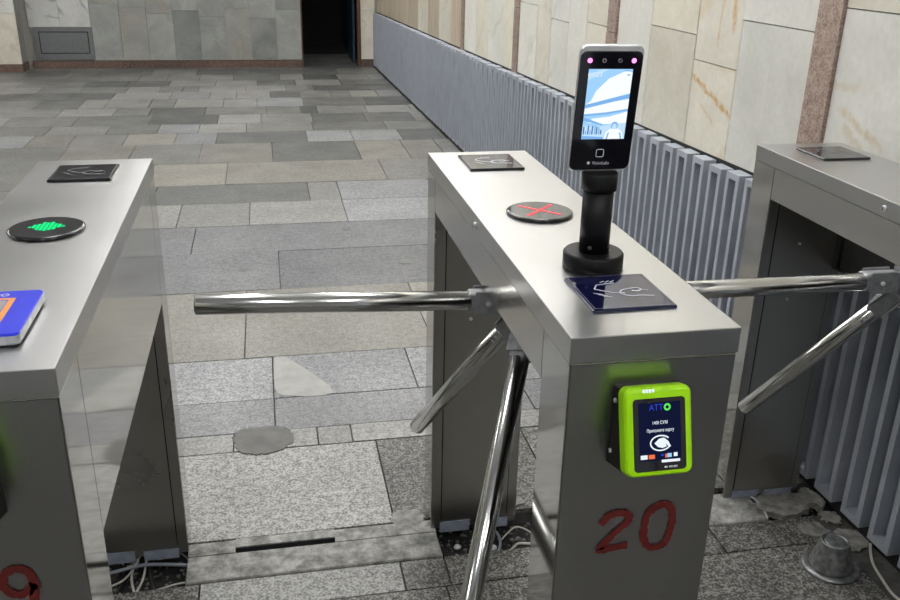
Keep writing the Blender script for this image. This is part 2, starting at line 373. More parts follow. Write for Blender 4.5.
# trench bottom, rubble and gravel
tag(obj('trench_soil', B(-7.9, 1.45, PY0, PY1, -.10, -.055), 'soil', floor))
bm = bmesh.new()
for k in range(420):
    x = random.choice((random.uniform(-1.05, -.74), random.uniform(.02, .36), random.uniform(1.1, 1.33))); y = random.uniform(PY0+.008, PY1-.01); r = random.uniform(.002, .007)
    bmesh.ops.create_icosphere(bm, subdivisions=1, radius=r, matrix=Matrix.Translation((x, y, -.055+r*.4)) @ Matrix.Diagonal((random.uniform(.7, 1.3), random.uniform(.7, 1.3), .7, 1)))
tag(obj('gravel', bm, 'rubble', floor), kind='stuff')

# ---- back wall with marble slabs, red granite skirting and a dark doorway
YB = 11.85
bm = bmesh.new()
box(bm, -8, .085, YB+.02, YB+.3, 0, 3.6); box(bm, .912, 1.6, YB+.02, YB+.3, 0, 3.6); box(bm, .085, .912, YB+.02, YB+.3, 2.2, 3.6)
wall_back = tag(obj('wall_back', bm, 'wall_plain'), 'far marble clad wall with a dark doorway', kind='structure')
def slab(x0, x1, z0, z1, mat, parent=wall_back, y=YB, t=.02, name='marble_slab'):
    d = random.uniform(-.002, .002)
    return obj(name, B(x0+.002, x1-.002, y+d, y+t+.01, z0+.002, z1-.002), mat, parent)
joints = [(-2.667, -2.296, .828, 'm_grey'), (-2.296, -1.95, .788, 'm_greytan'), (-1.95, -1.609, .705, 'm_grey'), (-1.609, -1.273, .75, 'm_dgrey'), (-1.273, -.934, .672, 'm_grey'),
          (-.934, -.592, .784, 'm_greytan'), (-.592, -.252, .655, 'm_dgrey'), (-.252, .085, .768, 'm_grey'), (.912, 1.11, .762, 'm_cream')]
up_m = ['m_greytan', 'm_grey', 'm_greytan', 'm_grey', 'm_grey', 'm_dgrey', 'm_grey', 'm_dgrey', 'm_cream']
for (x0, x1, z, m), um in zip(joints, up_m):
    slab(x0, x1, .10, z, m); slab(x0, x1, z, 1.7, um); slab(x0, x1, 1.7, 2.6, m)
slab(-3.44, -3.05, .53, 1.5, 'm_veined'); slab(-3.05, -2.667, .53, 1.5, 'm_veined'); slab(-3.44, -2.667, 1.5, 2.6, 'm_grey')
for x in [-3.45+.38*k for k in range(10)]:
    obj('skirting_stone', B(x+.002, min(x+.38, .085)-.002, YB-.03, YB+.02, 0, .095, bev=.003), 'redgranite', wall_back)
obj('skirting_stone', B(.914, 1.12, YB-.03, YB+.02, 0, .095, bev=.003), 'redgranite', wall_back)
# metal hatch in the wall
M['hatch'] = plain('hatch_paint', (.15, .16, .165), .5)
hat = obj('metal_hatch', B(-3.40, -2.655, YB-.008, YB+.02, .115, .53), 'hatch', wall_back)
bm = bmesh.new(); box(bm, -3.33, -2.71, YB-.0085, YB-.007, .19, .475); obj('hatch_gap', bm, 'gap', hat)
obj('hatch_door', B(-3.318, -2.722, YB-.016, YB-.008, .202, .463, bev=.002), 'hatch', hat)
# pilaster at the left
pil = tag(obj('wall_pilaster', B(-5.2, -3.52, YB-.33, YB+.02, 0, 3.6), 'm_dgrey'), 'pale marble pilaster standing out from the far wall', kind='structure')
for x0, x1 in ((-5.2, -4.55), (-4.55, -4.02), (-4.02, -3.5)):
    slab(x0, x1, .10, .73, 'm_cream', pil, YB-.35); slab(x0, x1, .73, 1.8, 'm_white', pil, YB-.35)
obj('skirting_stone', B(-5.2, -3.49, YB-.375, YB-.33, 0, .10, bev=.003), 'redgranite', pil)
obj('skirting_stone', B(-3.52, -3.49, YB-.33, YB-.03, 0, .10, bev=.003), 'redgranite', pil)
# doorway
bm = bmesh.new()
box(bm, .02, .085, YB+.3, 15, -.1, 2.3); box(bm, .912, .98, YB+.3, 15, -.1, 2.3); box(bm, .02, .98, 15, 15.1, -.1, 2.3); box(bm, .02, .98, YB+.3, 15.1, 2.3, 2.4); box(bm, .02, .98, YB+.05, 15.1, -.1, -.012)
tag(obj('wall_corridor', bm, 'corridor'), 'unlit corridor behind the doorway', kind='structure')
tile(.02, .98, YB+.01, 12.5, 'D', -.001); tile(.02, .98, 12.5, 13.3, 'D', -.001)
d1 = tag(empty('door_1', (.9, YB, 0)), 'open doorway with brown frame and blue door leaf', kind='structure')
obj('door_frame', B(-.035, .012, -.02, .12, 0, 2.2, bev=.003), 'doorframe', d1)
obj('door_frame', B(-.815, -.795, -.01, .12, 0, 2.2, bev=.003), 'doorframe', d1)
obj('door_frame', B(-.795, -.035, -.01, .12, 2.16, 2.2), 'doorframe', d1)
obj('door_leaf', B(-.070, -.036, .35, 1.05, .01, 2.15, bev=.003), 'bluedoor', d1)

# ---- right wall: marble slabs and red granite strips above the grille
XW, WY = 1.3463, .023
ROT = (0, 0, math.atan(WY))
def ztop(y): return .930 - .0185*(y-1.2)
wall_right = tag(obj('wall_right', B(.085, .4, -3.4, 12.1, 0, 3.6), 'gap'), 'marble clad side wall above the grey grille', kind='structure')
wall_right.location = (XW, 0, 0); wall_right.rotation_euler = ROT
def rslab(y0, y1, z0, z1, mat, off=.065, name='marble_slab'):
    d = random.uniform(-.0015, .0015)
    return obj(name, B(off+d, .09, y0+.002, y1-.002, z0+.002, z1-.002), mat, wall_right)
RS = [(-3.3, -2.6, 1.4, 'm_white', 'm_cream'), (-2.6, -1.9, 1.5, 'm_cream', 'm_white'), (-1.9, -1.2, 1.45, 'm_white', 'm_gold'), (-1.2, -.5, 1.5, 'm_white', 'm_cream'), (-.5, .45, 1.47, 'm_white', 'm_cream'),
      (.45, 1.485, 1.555, 'm_ochre', 'm_cream'), (1.615, 2.095, 1.467, 'm_white', 'm_white'), (2.095, 2.45, 1.278, 'm_gold', 'm_gold'), (2.45, 2.90, 1.377, 'm_cream', 'm_cream'), (2.90, 3.29, 1.75, 'm_white', 'm_white'),
      (3.41, 3.73, 1.318, 'm_cream', 'm_cream'), (3.73, 4.02, 1.8, 'm_white', 'm_white'), (4.02, 4.34, 1.287, 'm_white', 'm_white'), (4.34, 4.61, 1.7, 'm_cream', 'm_cream'), (4.61, 5.0, 1.34, 'm_white', 'm_white'),
      (5.11, 5.4, 1.6, 'm_cream', 'm_cream'), (5.4, 5.82, 1.6, 'm_white', 'm_white'), (5.82, 6.2, 1.5, 'm_cream', 'm_white'), (6.2, 6.6, 1.6, 'm_white', 'm_cream'), (6.7, 7.14, 1.5, 'm_tan', 'm_cream'),
      (7.14, 7.65, 1.5, 'm_cream', 'm_tan'), (7.65, 8.2, 1.4, 'm_tan', 'm_tan'), (8.2, 8.75, 1.5, 'm_cream', 'm_tan'), (8.75, 9.35, 1.3, 'm_tan', 'm_tan'), (9.35, 10.0, 1.4, 'm_tan', 'm_tan'), (10.0, 10.7, 1.3, 'm_tan', 'm_tan'), (10.7, 11.3, 1.3, 'm_tan', 'm_tan'), (11.3, 11.85, 1.4, 'm_tan', 'm_tan')]
for y0, y1, z, a, b in RS:
    rslab(y0, y1, .68, z, a); rslab(y0, y1, z, 2.3, b); rslab(y0, y1, 2.3, 3.2, a)
for y0, y1 in ((1.485, 1.615), (3.29, 3.41), (5.0, 5.11), (6.6, 6.7), (8.19, 8.21)):
    if y1-y0 > .05:
        rslab(y0, y1, .68, 1.30 if y0 > 3 else 1.62, 'striprock', .052, 'granite_strip'); rslab(y0, y1, 1.30 if y0 > 3 else 1.62, 2.4, 'striprock', .052, 'granite_strip')

# ---- ceiling, side and rear walls (out of the picture, they carry the lamps and the bounce light)
tag(obj('ceiling', B(-8, 1.8, -5, 12.3, 3.6, 3.7), 'ceil'), 'plain pale hall ceiling', kind='structure')
tag(obj('wall_front', B(-8.2, 1.8, -5.2, -5, -.2, 3.7), 'wall_plain'), 'plain wall added out of view behind the camera', kind='structure')  # unseen rear wall, added to block world light from behind
tag(obj('wall_left', B(-8.2, -8, -5, 12.2, -.2, 3.7), 'wall_plain'), 'plain side wall of the hall', kind='structure')

# ================================================================== GRILLE
gr = empty('wall_grille', (XW, 0, 0), 'long blue-grey metal grille of upright channels along the side wall', 'grille', rot=ROT)
bm = bmesh.new(); WU, T = .094, .021
box(bm, 0, .058, 0, T, 0, 1); box(bm, 0, .058, WU-T, WU, 0, 1); box(bm, .046, .058, T, WU-T, 0, 1)
box(bm, 0, .046, T, WU-T, .972, 1); box(bm, 0, .046, T, WU-T, 0, .026)
bmesh.ops.recalc_face_normals(bm, faces=bm.faces); sl_me = bpy.data.meshes.new('slat'); bm.to_mesh(sl_me); bm.free(); sl_me.materials.append(M['grille'])
k0 = -20; PITCHU = .1405
for k in range(k0, 78):
    y = .877 + PITCHU*k
    if y > 11.72: break
    o = bpy.data.objects.new('slat', sl_me); COL.objects.link(o); o.parent = gr
    zt = ztop(y) + random.uniform(-.004, .004); o.location = (random.uniform(0, .004), y, .03); o.scale = (1, 1, zt-.03)
bm = bmesh.new()
ya, yb_ = -3.0, 11.8
for y0, y1 in ((ya, yb_),):
    v = [bm.verts.new(p) for p in [(x, y, ztop(y)+h) for y in (y0, y1) for x, h in ((.0585, -.02), (.064, -.02), (.064, .012), (.0585, .012))]]
    for q in ((0, 1, 2, 3), (4, 7, 6, 5), (0, 4, 5, 1), (1, 5, 6, 2), (2, 6, 7, 3), (3, 7, 4, 0)): bm.faces.new([v[i] for i in q])
obj('gap_shade_strip', bm, 'gap', gr)  # black strip standing in for the shaded gap above the slats
obj('bottom_rail', B(.02, .084, ya, yb_, 0, .03), 'gap', gr)

# ================================================================== TURNSTILES
W, LEN, H, LID, NL, FL = .28, 1.252, 1.18, .044, .137, .112
ZB, ZR = 1.043, .812           # lower edges of the side beams: passage side with rotor, and the other side
def arm_dirs(th, rho, tilt, yw):
    a = Vector((-math.cos(tilt), 0, -math.sin(tilt))); e1 = Vector((-math.sin(tilt), 0, math.cos(tilt))); e2 = Vector((0, 1, 0)); Z = Matrix.Rotation(yw, 3, 'Z')
    return Z @ a, [Z @ (math.cos(th)*a + math.sin(th)*(math.cos(rho+k*2*math.pi/3)*e1 + math.sin(rho+k*2*math.pi/3)*e2)) for k in range(3)]
def card_icon(parent, cx, cy, z, mat):
    """hand holding a card, thin line drawing"""
    bm = bmesh.new(); f = lambda x, y: (cx+x, cy+y, z)
    ribbon(bm, [(-.040, .012), (-.030, .030), (.004, .036)], .0028, f); ribbon(bm, [(-.040, .012), (-.012, -.010), (.006, -.012)], .0028, f)
    hand = smooth_path([(.052, -.030, 0), (.030, -.026, 0), (.012, -.026, 0), (-.002, -.014, 0), (.004, .000, 0), (.018, .006, 0), (.034, .008, 0), (.040, .000, 0), (.030, -.006, 0), (.022, -.002, 0)], 4)
    ribbon(bm, [(p.x, p.y) for p in hand], .0030, f)
    ribbon(bm, [(.040, .002), (.050, -.006)], .002, f)
    for k in range(3): ribbon(bm, [(-.048+.006*k, -.006-.007*k), (-.034+.006*k, -.014-.007*k)], .002, f); ribbon(bm, [(-.020+.009*k, .040), (-.010+.009*k, .047)], .0018, f)
    return obj('card_icon', bm, mat, parent)
def card_plate(root, cx, cy, wx, wy, mat, icon, h=.006):
    bm = bmesh.new(); rrect(bm, wx, wy, .004, [(0, 0), (h*.7, 0), (h, .002)])
    pl = obj('card_reader_plate', bm, mat, root, Matrix.Translation((cx, cy, H)) @ Matrix.Rotation(math.pi/2, 4, 'X'))
    bm = bmesh.new(); s = .005; x, y = wx/2-s, wy/2-s
    ribbon(bm, [(-x, -y), (x, -y), (x, y), (-x, y)], .0016, lambda a, b: (cx+a, cy+b, H+h), closed=True)
    obj('border_line', bm, 'icon_dim', pl); card_icon(pl, cx, cy, H+h, icon)
    return pl
def stroke_number(root, digits):
    bm = bmesh.new()
    for pts, closed in digits:
        P = smooth_path([(x, 0, z) for x, z in (pts+pts[:1] if closed else pts)], 7)
        if closed: P = P[:-1]
        ribbon(bm, [(p.x, p.z) for p in P], .0135, lambda x, z: (x, -.0015, z), .0004, (0, -1, 0), closed, jit=.22)
    return tag(obj('painted_number', bm, 'red_paint', root), 'hand painted red number')
def turnstile(loc, label, hub, arms_p, number, sign, plates, glossy_side):
    t = empty('turnstile', loc, label, 'turnstile', 'row of stainless steel tripod turnstiles')
    lid = obj('lid', B(0, W, 0, LEN, H-LID, H, bev=.0016, seg=2), 'steel_top', t)
    fl = obj('front_leg', B(.0015, W-.0015, .003, NL, 0, H-LID-.0015, bev=.001), 'steel_side', t)
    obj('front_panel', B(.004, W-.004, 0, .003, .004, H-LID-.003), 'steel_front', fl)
    bl = obj('rear_leg', B(.0015, W-.0015, LEN-FL, LEN, 0, H-LID-.0015, bev=.001), 'steel_side', t)
    obj('leg_face', B(.004, W-.004, LEN-FL-.0025, LEN-FL, .002, ZB), 'steel_leg', bl)
    ap = obj('access_panel', B(.036, .246, LEN-FL-.0055, LEN-FL-.0025, .03, ZB-.003), 'steel_leg', bl)
    bm = bmesh.new()
    for x0, x1 in ((.033, .036), (.246, .249)): box(bm, x0, x1, LEN-FL-.0032, LEN-FL-.0025, .03, ZB-.003)
    obj('panel_seam', bm, 'gap', bl)
    for z in (.9, .72): obj('screw', Lm((.12 if z > .8 else .11, LEN-FL-.0055, z), (0, -1, 0), [(0, .005), (.002, .005), (.003, .003)], n=12), 'rim', ap)
    for x0, x1 in ((.03, .125), (.15, .25)): obj('foot_bracket', B(x0, x1, LEN-FL-.010, LEN-FL-.006, -.010, .028 if x0 < .1 else .022), 'base_plate', bl)
    obj('side_beam', B(.0015, .0045, NL+.0015, LEN-FL-.0015, ZB, H-LID-.0015), 'steel_beam', t)
    obj('beam_flange', B(.0045, .03, NL+.0015, LEN-FL-.0015, ZB, ZB+.003), 'steel_leg', t)
    obj('side_panel', B(W-.0045, W-.0015, NL+.0015, LEN-FL-.0015, ZR, H-LID-.0015), 'steel_side', t)
    obj('panel_flange', B(W-.03, W-.0045, NL+.0015, LEN-FL-.0015, ZR, ZR+.003), 'steel_leg', t)
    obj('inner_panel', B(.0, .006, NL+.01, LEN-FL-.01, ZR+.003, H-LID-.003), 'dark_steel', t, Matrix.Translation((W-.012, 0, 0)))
    # lock on the lid's long side
    lk = obj('lid_lock', Lm((0, .645, 1.157), (-1, 0, 0), [(0, .0085), (.003, .0085), (.006, .006)], n=16), 'rim', t)
    obj('keyhole', B(-.0068, -.006, .6442, .6458, 1.152, 1.162), 'gap', lk)
    # rotor and its three arms
    axis, dirs = arm_dirs(*arms_p); hub = Vector(hub)
    obj('mechanism_housing', B(.13, .262, hub.y-.15, hub.y+.15, .93, H-LID-.004, bev=.004), 'dark_steel', t)
    obj('rotor', Lm(hub-axis*.055, axis, [(0, .062), (.02, .066), (.045, .066), (.07, .052), (.078, .03)], n=32), 'cast_alu', t)
    Lr, ra = arms_p_len[id(arms_p)], .0213
    for d in dirs:
        a = obj('arm', Lm(hub+d*.135, d, [(0, ra-.003), (.002, ra), (Lr-.139, ra), (Lr-.136, ra-.0015), (Lr-.135, ra-.004)], n=32), 'chrome', t)
        x, y, dz = frame_of(d); side = axis.cross(d).normalized(); nrm = d.cross(side)
        R4 = Matrix((( *side, ), ( *d, ), ( *nrm, ))).transposed().to_4x4(); R4.translation = hub
        bm = bmesh.new(); box(bm, -.019, .019, .05, .142, -.022, .020, bev=.006, seg=2); br = obj('hinge_bracket', bm, 'cast_alu', a, R4)
        for s in (-1, 1):
            obj('cheek', B(*sorted((s*.019, s*.0235)), .058, .128, -.027, .025, bev=.002), 'cast_alu', br, R4)
            obj('pivot_screw', Lm((s*.0235, .100, 0), (s, 0, 0), [(0, .0055), (.002, .0055), (.003, .0035)], n=12), 'rim', br, R4)
        for q in (.155, .173): obj('set_screw', Lm((0, q, ra-.0005), (0, 0, 1), [(0, .0042), (.0012, .0042), (.0018, .003)], n=10), 'cast_alu', a, R4)
    # reader plates and the round light
    card_plate(t, *plates[0]); 
    if len(plates) > 1: card_plate(t, *plates[1])
    dc = obj('signal_disc', Lm((.141, .642, H), (0, 0, 1), [(0, .0725), (.004, .0735), (.0065, .072), (.0075, .068)], n=48), 'black_gloss', t)
    bm = bmesh.new(); bm2 = bmesh.new(); zt = H+.008
    def dot(b, x, y, r): bmesh.ops.create_circle(b, cap_ends=True, segments=10, radius=r, matrix=Matrix.Translation((.141+x, .642+y, zt)))
    if sign == 'cross':
        for k in range(-4, 5):
            for s in (1, -1):
                dot(bm, k*.0085, s*k*.0085, .0046); dot(bm2, k*.0085, s*k*.0085, .0024)
        for v in bm2.verts: v.co.z += .0003
        c = tag(obj('led_cross', bm, 'led_red', dc, fix=False), 'red cross of small lights'); obj('led_core', bm2, 'led_redcore', c, fix=False)
    else:
        for i in range(-4, 5):
            hgt = [0, 1, 2, 3, 3, 3, 2, 1, 0][i+4]
            for j in range(-hgt, hgt+1):
                dot(bm, i*.0078 , j*.0078 + (.004 if abs(i) % 2 else 0), .0040)
        tag(obj('led_arrow', bm, 'led_green', dc, fix=False), 'green arrow of small lights')
        bm2.free()
    stroke_number(t, number)
    return t
arms_C = (.767, .045, .748, -.031); arms_R = (.770, .102, .787, .009); arms_L = (.767, .04, .76, 0.)
arms_p_len = {id(arms_C): .711, id(arms_R): .681, id(arms_L): .70}
TWO = ([(round(x+.003, 4), round(.782+(z-.778)*.76, 4)) for x, z in ((.0735, .845), (.0865, .866), (.103, .872), (.118, .868), (.124, .855), (.118, .842), (.100, .820), (.084, .795), (.076, .778), (.092, .779), (.110, .781), (.126, .783))], False)
ZERO = ([(.168, .856), (.184, .861), (.198, .855), (.205, .836), (.203, .803), (.195, .780), (.180, .774), (.163, .782), (.156, .805), (.157, .838)], True)
ONE = ([(.085, .845), (.105, .868), (.106, .82), (.106, .772)], False)
NINE = ([(.202, .828), (.190, .812), (.172, .812), (.160, .828), (.164, .848), (.180, .857), (.196, .850), (.203, .828), (.199, .800), (.180, .776), (.162, .772)], False)
far_p = (.145, 1.111, .146, .162, 'black_gloss', 'icon')
turnstile((0, 0, 0), 'middle steel turnstile painted number 20 with red cross light and face terminal', (.11, .559, 1.012), arms_C, [TWO, ZERO], 'cross',
          [far_p, (.1395, .165, .147, .152, 'navy_gloss', 'icon', .005)], True)
turnstile((-1.015, .0143, 0), 'left steel turnstile with green arrow light and blue card reader on top', (.06, .55, 1.012), arms_L, [ONE, NINE], 'arrow',
          [(.136, 1.10, .146, .150, 'black_gloss', 'icon_dim')], True)
turnstile((1.0014, .0022, 0), 'right steel turnstile standing against the grey wall grille', (.048, .549, 1.012), arms_R, [TWO, ([(.185, .868), (.186, .82), (.186, .772)], False)], 'cross',
          [(.155, 1.105, .146, .146, 'black_gloss', 'icon_dim')], False)

# ---- face recognition terminal on its pole
ft = empty('face_terminal', (.142, .305, H), 'black face recognition terminal with bright screen on a pole', 'terminal')
obj('pole_base', Lm((0, 0, 0), (0, 0, 1), [(0, .0545), (.002, .0555), (.026, .0555), (.030, .052)], n=48), 'pole', ft)
po = obj('pole', Lm((0, 0, .030), (0, 0, 1), [(0, .0275), (.118, .0275)], n=40), 'pole', ft)
obj('collar', Lm((0, 0, .145), (0, 0, 1), [(0, .0285), (.001, .0318), (.031, .0318), (.033, .030)], n=40), 'pole', ft)
for a in (-2.2, -.75):
    obj('pole_screw', Lm((.0272*math.cos(a), .0272*math.sin(a), .042), (math.cos(a), math.sin(a), 0), [(0, .0042), (.0015, .0042), (.002, .003)], n=10), 'dark_steel', po)
DW, DH = .1145, .209
dev = Matrix.Translation((.1398-.142, .298-.305, 1.4642-H)) @ Matrix.Rotation(.0, 4, 'Z') @ Matrix.Rotation(.085, 4, 'X') @ Matrix.Rotation(.008, 4, 'Y')
bm = bmesh.new(); rrect(bm, DW, DH+.012, .013, [(.034, .018), (.028, .013), (.006, .001), (.004, 0), (.001, .0012), (.0, .003)], cz=.0030); body = obj('terminal_body', bm, 'rim', ft, dev)
obj('bracket', B(-.02, .02, .008, .026, -.118, -.09, bev=.003), 'pole', ft, dev)
bm = bmesh.new(); rrect(bm, DW-.004, DH-.003, .011, [(.002, .0), (-.0008, .0), (-.0016, .0012)], cz=-.0005); glass = obj('front_glass', bm, 'black_gloss', ft, dev)
def dv(u, v, y=-.0018): return Vector(((u-.5)*DW, y, (.5-v)*DH))
def dpoly(name, uv, mat, parent, y=-.0018):
    bm = bmesh.new(); bm.faces.new([bm.verts.new(dv(u, v, y)) for u, v in uv]); return obj(name, bm, mat, parent, dev, fix=False)
U0, U1, V0, V1 = .157, .84, .150, .728
S = lambda s, t: (U0+(U1-U0)*s, V0+(V1-V0)*t)
disp = obj('display', B((U0-.5)*DW, (U1-.5)*DW, -.0021, -.0014, (.5-V1)*DH, (.5-V0)*DH), 's_sky', ft, dev)
YS = -.0023
def band(name, pts, mat, k=0): return dpoly(name, [S(*q) for q in pts], mat, disp, YS-.00012*k)
band('picture_vault', [(0, .62), (.22, .30), (.48, .13), (.86, .02), (1, .05), (1, .34), (.5, .42), (0, .50)], 's_white')
band('picture_vault', [(0, .56), (.5, .47), (1, .42), (1, .56), (.5, .62), (0, .66)], 's_white')
band('picture_vault', [(.2, .70), (.6, .67), (1, .60), (1, .78), (.5, .78), (.1, .76)], 's_white')
band('picture_beam', [(0, .50), (.5, .425), (1, .345), (1, .405), (.5, .48), (0, .555)], 's_mid', 1)
band('picture_beam', [(0, .635), (.5, .61), (1, .56), (1, .585), (.5, .64), (0, .665)], 's_mid', 1)
band('picture_beam', [(0, .08), (.3, .0), (.46, .0), (0, .16)], 's_pale', 1)
band('picture_beam', [(0, .68), (.45, .78), (.45, .80), (0, .73)], 's_mid', 1)
band('picture_crowd', [(0, .80), (.3, .82), (.5, .80), (1, .76), (1, 1), (0, 1)], 's_pale', 1)
for i in range(9):
    x = .02+.05*i+random.uniform(-.01, .01); h = random.uniform(.05, .13); band('picture_crowd', [(x, .93), (x+.03, .93), (x+.03, .93-h), (x, .93-h)], 's_mid' if i % 2 else 's_dark', 2)
band('picture_crowd', [(0, .95), (.5, .97), (.5, 1), (0, 1)], 's_mid', 2)
band('picture_figure', [(.52, 1), (.55, .90), (.64, .85), (.84, .85), (.93, .90), (.97, 1)], 's_white', 3)
band('picture_figure', [(.56, 1), (.60, .90), (.63, .90), (.60, 1)], 's_mid', 4); band('picture_figure', [(.90, 1), (.86, .90), (.89, .90), (.94, 1)], 's_mid', 4)
band('picture_figure', [(.66+.075+.085*math.cos(a), .80+.055*math.sin(a)) for a in [2*math.pi*k/14 for k in range(14)]], 's_mid', 4)
band('picture_figure', [(.735+.055*math.cos(a), .815+.04*math.sin(a)) for a in [2*math.pi*k/14 for k in range(14)]], 's_pale', 5)
def dtext(body, size, u, v, mat, parent, width=None, y=-.0028): return text('lettering', body, size, dev @ Matrix.Translation(dv(u, v, y)) @ Matrix.Rotation(math.pi/2, 4, 'X'), mat, parent, width=width)
dtext('09:23', .0105, *S(.155, .085), 's_mid', disp, .025); dtext('09:23', .0105, *S(.15, .08), 'e_white', disp, .025, -.0031)
band('status_icon', [(.80, .012), (.93, .012), (.93, .03), (.80, .03)], 's_mid', 3); band('status_icon', [(.88, .07), (.95, .07), (.95, .09), (.88, .09)], 's_mid', 3)
for u in (.157, .84): obj('infrared_led', Lm(dv(u, .083, -.0014), (0, -1, 0), [(0, .0042), (.0008, .0042), (.0014, .003)], n=16), 'led_ir', glass, dev)
for u in (.38, .625):
    c = obj('camera_lens', Lm(dv(u, .083, -.0014), (0, -1, 0), [(0, .0036), (.0006, .0036), (.0008, .0030)], n=16), 'greyprint', glass, dev)
    obj('lens_glass', Lm(dv(u, .083, -.0021), (0, -1, 0), [(0, .0024), (.0004, .0022)], n=12), 'black_gloss', c, dev)
bm = bmesh.new(); s = .0068; c0 = dv(.483, .85)
sq = [(s*math.copysign(abs(math.cos(a))**.35, math.cos(a)), s*math.copysign(abs(math.sin(a))**.35, math.sin(a))) for a in [2*math.pi*k/24 for k in range(24)]]
ribbon(bm, sq, .0013, lambda x, z: (c0.x+x, c0.y, c0.z+z), .0002, (0, -1, 0), True); obj('touch_square', bm, 'icon', glass, dev, fix=False)
dtext('VisionLabs', .0085, .515, .937, 'icon', glass, .031, -.0019)
bm = bmesh.new(); bmesh.ops.create_circle(bm, cap_ends=True, segments=16, radius=.0027, matrix=Matrix.Translation(dv(.315, .935, -.0019)) @ Matrix.Rotation(math.pi/2, 4, 'X')); obj('logo_dot', bm, 'icon', glass, dev, fix=False)

# ---- green payment terminals on the turnstile fronts
def validator(loc, label, lit=True):
    v = empty('payment_terminal', loc, label, 'terminal', 'green payment terminals')
    # wedge shaped black mount; local origin on the cabinet's front face
    T = Matrix.Translation((0, -.065, 0)) @ Matrix.Rotation(-.318, 4, 'X')
    BW, BH = .110, .139
    bm = bmesh.new(); f = [T @ Vector((sx*.050, .030, sz*.066+.003)) for sx, sz in ((-1, -1), (1, -1), (1, 1), (-1, 1))]; b = [Vector((sx*.056, 0, z)) for sx, z in ((-1, -.092), (1, -.092), (1, .056), (-1, .056))]
    b = [Vector((x, 0, z)) for x, z in ((-.055, -.082), (.055, -.082), (.055, .056), (-.055, .056))]
    A = [bm.verts.new(p) for p in f]; C = [bm.verts.new(p) for p in b]
    bm.faces.new(A); bm.faces.new(C[::-1])
    for k in range(4): bm.faces.new((A[k], A[(k+1) % 4], C[(k+1) % 4], C[k]))
    mt = obj('mount', bm, 'black', v)
    for z in (.035, -.055): obj('mount_screw', Lm((-.0535, -.012, z), (-1, 0, 0), [(0, .004), (.003, .004), (.004, .002)], n=10), 'rim', mt)
    bm = bmesh.new(); rrect(bm, BW, BH, .013, [(.030, .004), (.026, .0), (.006, .0), (.001, .003), (0, .007)], cz=.004); bd = obj('housing', bm, 'lime', v, T)
    bm = bmesh.new(); rrect(bm, .085, .113, .006, [(.004, 0), (-.0006, 0), (-.001, .001)]); gl = obj('screen_glass', bm, 'black_gloss', v, T)
    dp = obj('display', B(-.034, .034, -.0016, -.0009, -.040, .050), 'display_navy', v, T)
    RX = Matrix.Rotation(math.pi/2, 4, 'X')
    def tx(b, size, x, z, mat, w): return text('lettering', b, size, T @ Matrix.Translation((x, -.0018, z)) @ RX, mat, dp, width=w)
    tx('ATT', .0135, -.0055, .042, 'e_blue', .023)
    bm = bmesh.new(); cc = [(.0125+.0042*math.cos(a), .042+.0042*math.sin(a)) for a in [2*math.pi*k/20 for k in range(20)]]
    ribbon(bm, cc, .0030, lambda x, z: (x, -.0018, z), .0001, (0, -1, 0), True); obj('logo_ring', bm, 'e_green', dp, T, fix=False)
    tx('1400 СУМ', .0072, 0, .0185, 'e_white', .024); tx('Приложите карту', .0072, .0005, .0065, 'e_white', .044)
    bm = bmesh.new(); el = [(.0005+.0165*math.cos(a), -.013+.0115*math.sin(a)) for a in [2*math.pi*k/28 for k in range(3, 27)]]
    ribbon(bm, el, .0022, lambda x, z: (x, -.0018, z), .0001, (0, -1, 0)); obj('tap_ring', bm, 'e_white', dp, T, fix=False)
    bm = bmesh.new(); hp = [(-.010, -.013), (-.002, -.006), (.006, -.005), (.013, -.011), (.017, -.019), (.014, -.021), (.009, -.014), (.010, -.019), (.003, -.021), (-.004, -.019)]
    bm.faces.new([bm.verts.new((x, -.0021, z)) for x, z in hp]); obj('tap_hand', bm, 'e_white', dp, T, fix=False)
    for x, z, w_, h_, m in ((-.027, -.0335, .011, .0065, 'e_white'), (-.0145, -.0335, .010, .0065, 'e_orange'), (.003, -.032, .004, .003, 'e_blue'), (.009, -.0335, .003, .006, 'e_orange'), (.0145, -.033, .007, .006, 's_sky'), (.0245, -.0325, .006, .006, 'e_white'), (.0165, -.0415, .030, .0042, 'e_white')):
        obj('card_logo', B(x-w_/2, x+w_/2, -.0019, -.0016, z-h_/2, z+h_/2), m, dp, T)
    for k, (x, w_) in enumerate(((.0085, .0045), (.0165, .006), (.024, .0065))): obj('maker_mark', B(x-w_/2, x+w_/2, -.0013, -.001, -.0522, -.0497), 'icon', gl, T)
    for k in range(4): obj('status_light', B(-.026+.005*k, -.0225+.005*k, -.0004, .002, .0655, .0705), 'e_white', bd, T)
    return v
validator((.1302, 0, 1.0394), 'lime green payment terminal with navy screen above the number 20')
validator((-1.015+.1302, .0143, 1.0394), 'green payment terminal on the left turnstile, cut by the photo edge')

